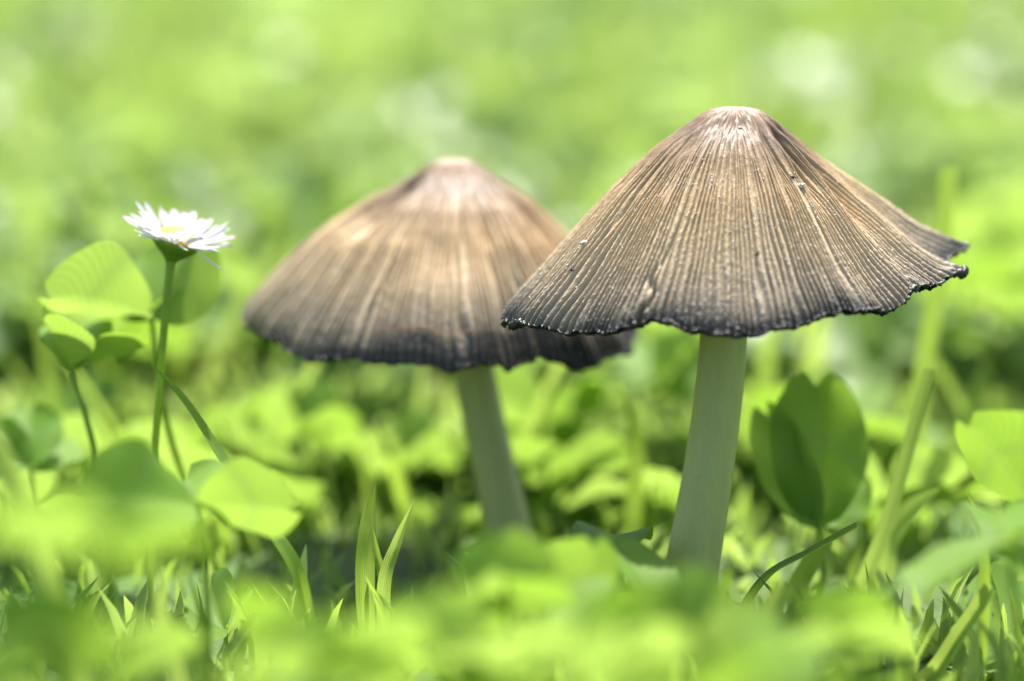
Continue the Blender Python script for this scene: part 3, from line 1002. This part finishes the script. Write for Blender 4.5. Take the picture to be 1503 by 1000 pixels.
B('thin pale blade standing under the half-folded clover leaf', [gnd(at(1445, 880, -2)), at(1445, 850, -2), at(1440, 780, -2), at(1420, 720, -2)], .16, (0, -1, .2))
B('straight soft blade just behind the pale stem', [gnd(at(925, 840, 5)), at(928, 760, 5), at(932, 650, 5), at(915, 560, 5.2)], .30, (.2, -.9, .2))
B('leaning soft blade crossing behind the soft-focus stem', [gnd(at(770, 820, 7)), at(790, 745, 7), at(860, 690, 7), at(960, 640, 7)], .34, (-.2, -.8, .5))

sp = [gnd(at(315, 1000, -3)), at(318, 1000, -3), at(322, 990, -3.1), at(328, 984, -3.1)]
B('frayed dry straw tip at the bottom edge beside the dark blade', sp, .10, (0, -1, .2), True, name='straw_tip', mat='straw', keel=.9, group=None)


# ------------------------------------------------------------------ daisy
def make_daisy():
    base = at(220, 900, 0.8)
    base.z = -0.15
    root = empty('daisy', base, 'white daisy with a yellow centre and pink petal tips on a green stalk', 'daisy')
    head = at(258, 358, 0.6)
    tilt = Matrix.Rotation(math.radians(17), 4, 'Y') @ Matrix.Rotation(math.radians(-5), 4, 'X')
    path = spline([base, at(224, 720, .8), at(232, 600, .7), at(242, 470, .6), at(250, 392, .6), head + tilt @ Vector((0, 0, -.16))], 26)
    obj('stalk', tube_mesh('stalk', [q - base for q in path], np.concatenate([np.linspace(.054, .06, 18), np.linspace(.062, .09, 8)]), 'stalk', 12, 0.01), root)
    H = Matrix.Translation((head - base) * S) @ tilt
    # green cup under the petals
    prof = [(.075, -.30), (.10, -.25), (.17, -.19), (.27, -.11), (.35, -.03), (.36, .02), (.30, .03)]
    th = np.linspace(0, 2 * math.pi, 40, endpoint=False)
    V = np.array([[r * math.cos(a) * (1 + .03 * math.sin(13 * a)), r * math.sin(a) * (1 + .03 * math.sin(13 * a)), z] for r, z in prof for a in th])
    inv = obj('involucre', mesh_np('involucre', V, grid_faces(len(prof), 40, True), 'stalk', np.zeros((len(V), 2))), root, mat4=H)
    bm = mesh_np('bract', np.array([[-.05, 0, 0], [.05, 0, 0], [-.06, .16, .05], [.06, .16, .05], [-.035, .28, .11], [.035, .28, .11], [-.004, .34, .14], [.004, .34, .14]]), np.array([[0, 1, 3, 2], [2, 3, 5, 4], [4, 5, 7, 6]]), 'stalk', np.zeros((8, 2)))
    for k in range(13):
        a = k / 13 * 2 * math.pi
        m = Matrix.Rotation(a, 4, 'Z') @ Matrix.Translation(Vector((0, .10, -.215)) * S) @ Matrix.Rotation(math.radians(14), 4, 'X')
        obj('bract', bm, inv, mat4=m)
    # yellow dome of florets
    nu, nv = 72, 22
    TH, PP = np.meshgrid(np.linspace(0, 2 * math.pi, nu, endpoint=False), np.linspace(.02, 1, nv))
    rr = .31 * np.sin(PP * math.pi / 2)
    zz = .02 + .24 * np.cos(PP * math.pi / 2) + .018 * np.cos(TH * 21 + PP * 30) * np.cos(PP * 40) * smooth(0.1, .3, PP)
    V = np.stack([rr * np.cos(TH), rr * np.sin(TH), zz], -1).reshape(-1, 3)
    V = np.vstack([V, [[0, 0, .26]]])
    Q = grid_faces(nv, nu, True)
    j = np.arange(nu)
    tri = np.concatenate([Q[:, [0, 1, 2]], Q[:, [0, 2, 3]], np.stack([j, (j + 1) % nu, np.full(nu, nu * nv)], -1)])
    obj('flower_disc', mesh_np('flower_disc', V, tri, 'disc'), root, mat4=H, label='yellow domed flower centre')
    # petals
    pm = []
    for s in range(4):
        r = np.random.default_rng(50 + s)
        n, m = 12, 5
        u = np.linspace(-1, 1, m)
        v = np.linspace(0, 1, n)
        U, W = np.meshgrid(u, v)
        w = .024 + .042 * smooth(0, .55, W)
        w = w * np.sqrt(np.clip(1 - (np.clip(W - .72, 0, 1) / .285) ** 2, 0.02, 1))
        curl = [.10, .16, .05, .22][s]
        z = curl * W ** 2 * .5 + .35 * w * U ** 2 + .01 * np.sin(5 * W + r.uniform(0, 6))
        V = np.stack([U * w, W * .56, z], -1).reshape(-1, 3)
        pm.append(mesh_np('petal', V, grid_faces(n, m), 'petal', np.stack([U * .5 + .5, W], -1).reshape(-1, 2)))
    N = 56
    r = random.Random(4)
    for k in range(N):
        a = k / N * 2 * math.pi + r.uniform(-.05, .05)
        lay = k % 2
        pitch = math.radians(r.gauss(13 + 10 * lay + 14 * math.cos(a), 7))
        if k in (7, 31, 44):
            pitch = math.radians(38)
        if k in (38,):
            pitch = math.radians(-25)
        sc = r.uniform(.92, 1.16)
        m = H @ Matrix.Rotation(a, 4, 'Z') @ Matrix.Translation(Vector((0, .26, .02 + .03 * lay)) * S) @ Matrix.Rotation(pitch, 4, 'X') @ Matrix.Rotation(r.gauss(0, .25), 4, 'Y') @ Matrix.Scale(sc, 4)
        obj('petal', pm[r.randrange(4)], root, mat4=m)


make_daisy()


# ------------------------------------------------------------------ the rest of the lawn
CAPS = [((apexR.x, apexR.y), 3.8, 3.3), ((apexL.x, apexL.y), 3.6, 3.0)]
STEMS = [(baseR.x, baseR.y), (baseL.x, baseL.y), ((baseR.x + apexR.x) / 2, apexR.y), ((baseL.x + apexL.x) / 2, apexL.y)]


def clear_height(x, y, h):
    for (cx, cy), r, lim in CAPS:
        if (x - cx) ** 2 + (y - cy) ** 2 < r * r:
            h = min(h, lim)
    return h


def blocked(x, y, pad=0.9):
    return any((x - a) ** 2 + (y - b) ** 2 < pad * pad for a, b in STEMS)


def half_width(y):
    return (y + DIST) * 36 / 105 / 2


def py_of(P):
    """Row of the photo in which a point (cm) shows."""
    v = Vector(P) - EYE
    dd = v.dot(FWD)
    return 500 - v.dot(UP) / dd * DIST / (15.02 / 1503)


PET = []
for i in range(4):
    a = random.uniform(0, 6.28)
    lean = Vector((math.cos(a), math.sin(a), 0)) * random.uniform(.08, .22)
    path = [lean * (t * t) + Vector((0, 0, t)) for t in np.linspace(0, 1, 8)]
    PET.append((tube_mesh('petiole', [q / S for q in path], np.array([.014] * 8) / S, 'stalk', 6), lean))


def scatter_clover(x, y, h, size, label, group, tilt=0.45, lean_y=-.1):
    root = empty('clover_leaf', (x, y, -.1), label, 'clover leaf', group)
    k = random.randrange(4)
    pm, lean = PET[k]
    rot = Matrix.Rotation(random.uniform(0, 6.28), 4, 'Z')
    m = rot @ Matrix.Diagonal((h * S, h * S, h * S, 1))
    obj('petiole', pm, root, mat4=m)
    top = (rot @ (lean + Vector((0, 0, 1)))) * h
    n = Vector((random.gauss(0, tilt), random.gauss(lean_y, tilt), 1)).normalized()
    a0 = random.uniform(0, 6.28)
    for j in range(3):
        a = a0 + j * 2.094 + random.gauss(0, .1)
        d = Vector((math.cos(a), math.sin(a), 0))
        d = d - n * d.dot(n)
        d.normalize()
        d = (d + n * random.uniform(-.1, .5)).normalized()
        nn = (n - d * n.dot(d)).normalized()
        L = size * random.uniform(.9, 1.1)
        obj('leaflet', random.choice(LEAF_MID), root, mat4=frame_mat(top, top + d * L, nn, L * random.uniform(.95, 1.15)))
    return root


def rand_blade_path(x, y, h, n=9):
    a = random.uniform(0, 6.28)
    b = random.uniform(.05, .55) * h
    dx, dy = math.cos(a) * b, math.sin(a) * b
    c = random.uniform(1.3, 2.4)
    return [Vector((dx * t ** c, dy * t ** c, h * t * (1 - .12 * t * (b / h)))) for t in np.linspace(0, 1, n)]


BLADES = []
for i in range(14):
    h = 1.0
    path = rand_blade_path(0, 0, h)
    nrm = (random.uniform(-1, 1), random.uniform(-1, 1), .4)
    V, Q, uv = blade_arrays([q / S for q in path], random.uniform(.05, .09) / S, nrm, i % 3 == 0, nu=5)
    BLADES.append(mesh_np('grass_blade', V, Q, 'grass', uv))


def scatter_blade(x, y, h, label, group):
    m = Matrix.Translation(Vector((x, y, -.1)) * S) @ Matrix.Rotation(random.uniform(0, 6.28), 4, 'Z') @ Matrix.Diagonal((h * S * random.uniform(.8, 1.4), h * S * random.uniform(.8, 1.4), h * S, 1))
    o = obj('grass_blade', random.choice(BLADES), None, label, 'grass blade', group)
    o.matrix_local = m
    return o


ORD = 'first second third fourth fifth sixth seventh eighth ninth tenth eleventh twelfth thirteenth fourteenth fifteenth sixteenth seventeenth eighteenth nineteenth twentieth twenty-first twenty-second twenty-third twenty-fourth twenty-fifth twenty-sixth twenty-seventh twenty-eighth twenty-ninth thirtieth thirty-first thirty-second thirty-third thirty-fourth thirty-fifth thirty-sixth thirty-seventh thirty-eighth thirty-ninth fortieth'.split()
MARKS = [(-60, 240, 'from the picture edge towards the daisy stalk'), (240, 700, 'from the daisy stalk towards the soft-focus stem'),
         (700, 1040, 'from the soft-focus stem towards the pale one'), (1040, 1320, 'from the pale stem towards the cut blade'),
         (1320, 1570, 'from the cut blade towards the picture edge')]


def px_of(P):
    v = Vector(P) - EYE
    return 751.5 + v.x / v.dot(FWD) * DIST / (15.02 / 1503)


def ranked(spots, kind, where):
    """spots (x, y, h) -> their labels: counted along the row between two landmarks of the place."""
    out = [None] * len(spots)
    for a, b, txt in MARKS:
        row = sorted((px_of((x, y, h)), i) for i, (x, y, h) in enumerate(spots) if a <= px_of((x, y, h)) < b)
        for k, (_, i) in enumerate(row):
            out[i] = f'{ORD[min(k, 39)]} {kind} {where}, {txt}'
    return [o or f'{kind} {where} at the picture edge' for o in out]


def spots_for(n, y0, y1, hr, test):
    out = []
    while len(out) < n:
        y = random.uniform(y0, y1)
        x = random.uniform(-.99, .99) * half_width(y)
        h = clear_height(x, y, random.uniform(*hr) * (min(1, .3 + (y - 4) / 14) if y0 > 0 else 1))
        if not blocked(x, y, 1.1) and test(x, y, h):
            out.append((x, y, h))
    return out


def low_test(x, y, h):
    lim = 790 if y > -4 else 850
    qx, qy = px_of((x, y, h)), py_of((x, y, h))
    if y < 1.5 and any(a < qx < b and qy < c for a, b, c in ((1030, 1380, 960), (450, 670, 930), (150, 480, 950), (1340, 1600, 1100))):
        return False
    if -7.5 < x < -2.5 and y < 1:
        lim = 890
    return lim < py_of((x, y + .6, h + .3)) and py_of((x, y, h + .3)) < 1000


sp = spots_for(32, 4.2, 24, (1.3, 3.4), lambda x, y, h: True)
for (x, y, h), lab in zip(sp, ranked(sp, 'blurred clover leaf', 'behind the caps')):
    scatter_clover(x, y, h, random.uniform(1.1, 1.7), lab, 'blurred clover leaves just behind the mushrooms', lean_y=.4)
sp = spots_for(100, 4.8, 24, (2.6, 5.6), lambda x, y, h: True)
for (x, y, h), lab in zip(sp, ranked(sp, 'blurred grass blade', 'behind the caps')):
    scatter_blade(x, y, h, lab, 'blurred grass blades just behind the mushrooms')
sp = spots_for(20, -15, 4.5, (.8, 3.4), low_test)
for (x, y, h), lab in zip(sp, ranked(sp, 'soft low clover leaf', 'before the stems')):
    scatter_clover(x, y, h, random.uniform(.9, 1.4), lab, 'low clover leaves before the stems', lean_y=.45)
sp = spots_for(70, -14, 4.5, (1.0, 3.8), low_test)
for (x, y, h), lab in zip(sp, ranked(sp, 'short grass blade', 'before the stems')):
    scatter_blade(x, y, h, lab, 'short grass blades before the stems')


# --- uncountable lawn: short turf under everything, and the far lawn
def blade_mass(n, xs, ys, hs, seed, wid=(.16, .34)):
    r = np.random.default_rng(seed)
    k = 4
    s = np.array([0, .38, .74, 1.0])
    a = r.uniform(0, 6.28, n)
    b = hs * r.uniform(.05, .7, n)
    c = r.uniform(1.3, 2.4, n)
    off = b[:, None] * s[None, :] ** c[:, None]
    P = np.stack([xs[:, None] + np.cos(a)[:, None] * off, ys[:, None] + np.sin(a)[:, None] * off,
                  hs[:, None] * s[None, :] * (1 - .15 * s[None, :]) - .2], -1)
    f = a + r.normal(0, 1.0, n) + math.pi / 2
    X = np.stack([np.cos(f), np.sin(f), np.zeros(n)], -1)
    Kd = np.stack([-np.sin(f), np.cos(f), np.zeros(n)], -1)
    w = r.uniform(*wid, n)[:, None] / 2 * (np.clip(1 - s ** 3, .04, 1) * (.6 + .4 * smooth(0, .3, s)))[None, :]
    L = P - w[..., None] * X[:, None, :]
    C = P + .35 * w[..., None] * Kd[:, None, :]
    Rr = P + w[..., None] * X[:, None, :]
    V = np.stack([L, C, Rr], 2).reshape(-1, 3)
    q = grid_faces(k, 3)
    Q = (q[None] + (k * 3) * np.arange(n)[:, None, None]).reshape(-1, 4)
    uv = np.tile(np.stack(np.broadcast_arrays(np.array([0, .5, 1.])[None, :], s[:, None]), -1).reshape(-1, 2), (n, 1))
    rnd = np.repeat(r.random(n), k * 3)
    return V, Q, uv, rnd


def clover_mass(n, xs, ys, hs, size, seed, tilt=.45):
    r = np.random.default_rng(seed)
    protos = [leaflet_arrays(5, 6, f, d, .05, .05, 70 + i) for i, (f, d) in enumerate([(.3, .15), (.6, .1), (.15, .25)])]
    VV, QQ, UU, RR = [], [], [], []
    off = 0
    nv = len(protos[0][0])
    for i in range(n):
        nrm = np.array([r.normal(0, tilt), r.normal(-.12, tilt), 1.0])
        nrm /= np.linalg.norm(nrm)
        a0 = r.uniform(0, 6.28)
        rv = r.random()
        for j in range(3):
            a = a0 + j * 2.094
            d = np.array([math.cos(a), math.sin(a), 0])
            d = d - nrm * d.dot(nrm)
            d /= np.linalg.norm(d)
            d = d + nrm * r.uniform(-.1, .5)
            d /= np.linalg.norm(d)
            z = nrm - d * nrm.dot(d)
            z /= np.linalg.norm(z)
            x = np.cross(d, z)
            V, Q, uv = protos[r.integers(3)]
            W = (V[:, :1] * x + V[:, 1:2] * d + V[:, 2:3] * z) * size[i] + np.array([xs[i], ys[i], hs[i]])
            VV.append(W)
            QQ.append(Q + off)
            UU.append(uv)
            RR.append(np.full(nv, rv))
            off += nv
    return np.concatenate(VV), np.concatenate(QQ), np.concatenate(UU), np.concatenate(RR)


r = np.random.default_rng(99)
# turf
nT = 22000
ys = -22 + 142 * r.random(nT) ** 1.15
keep = (ys < -7) | (ys > 4) | (r.random(nT) < .45)
ys = ys[keep]
nT = len(ys)
xs = r.uniform(-1.25, 1.25, nT) * (ys + DIST) * 36 / 210 + r.normal(0, 1.5, nT)
hs = r.uniform(.6, 2.0, nT) * np.where(ys < 0, np.clip(1 + ys / 40, .5, 1), 1 + np.clip(ys - 14, 0, 40) / 30)
hs = hs * np.where((ys > -1) & (ys < 14), .55, 1)
V, Q, uv, rnd = blade_mass(nT, xs, ys, hs, 5, (.14, .30))
o = obj('grass', mesh_np('grass', V, Q, 'grass_far', uv, {'rnd': rnd}), None, 'short dense turf covering the soil around the mushrooms', 'grass', kind='stuff')
# far lawn
nF = 100000
ys = 8.5 + (560 - 8.5) * r.random(nF) ** 1.9
xs = r.uniform(-1, 1, nF) * ((ys + DIST) * 36 / 210 + .36 * ys + 5)
hs = r.uniform(1.6, 3.8, nF) * np.clip(.16 + ys / 42, .3, 2.6)
V, Q, uv, rnd = blade_mass(nF, xs, ys, hs, 6, (.27, .55))
o = obj('lawn_grass', mesh_np('lawn_grass', V, Q, 'grass_far', uv, {'rnd': rnd}), None, 'far sunny lawn melting into soft green blur', 'lawn', kind='stuff')
nC = 3600
ys = 15 + (520 - 15) * r.random(nC) ** 1.7
xs = r.uniform(-1, 1, nC) * ((ys + DIST) * 36 / 210 + .36 * ys + 5)
hs = r.uniform(1.0, 2.6, nC) * np.clip(.3 + ys / 45, .5, 2.2)
V, Q, uv, rnd = clover_mass(nC, xs, ys, hs, r.uniform(1.2, 2.0, nC), 8)
o = obj('lawn_clover', mesh_np('lawn_clover', V, Q, 'clover_far', uv, {'rnd': rnd}), None, 'mass of blurred clover leaves across the far lawn', 'clover', kind='stuff')
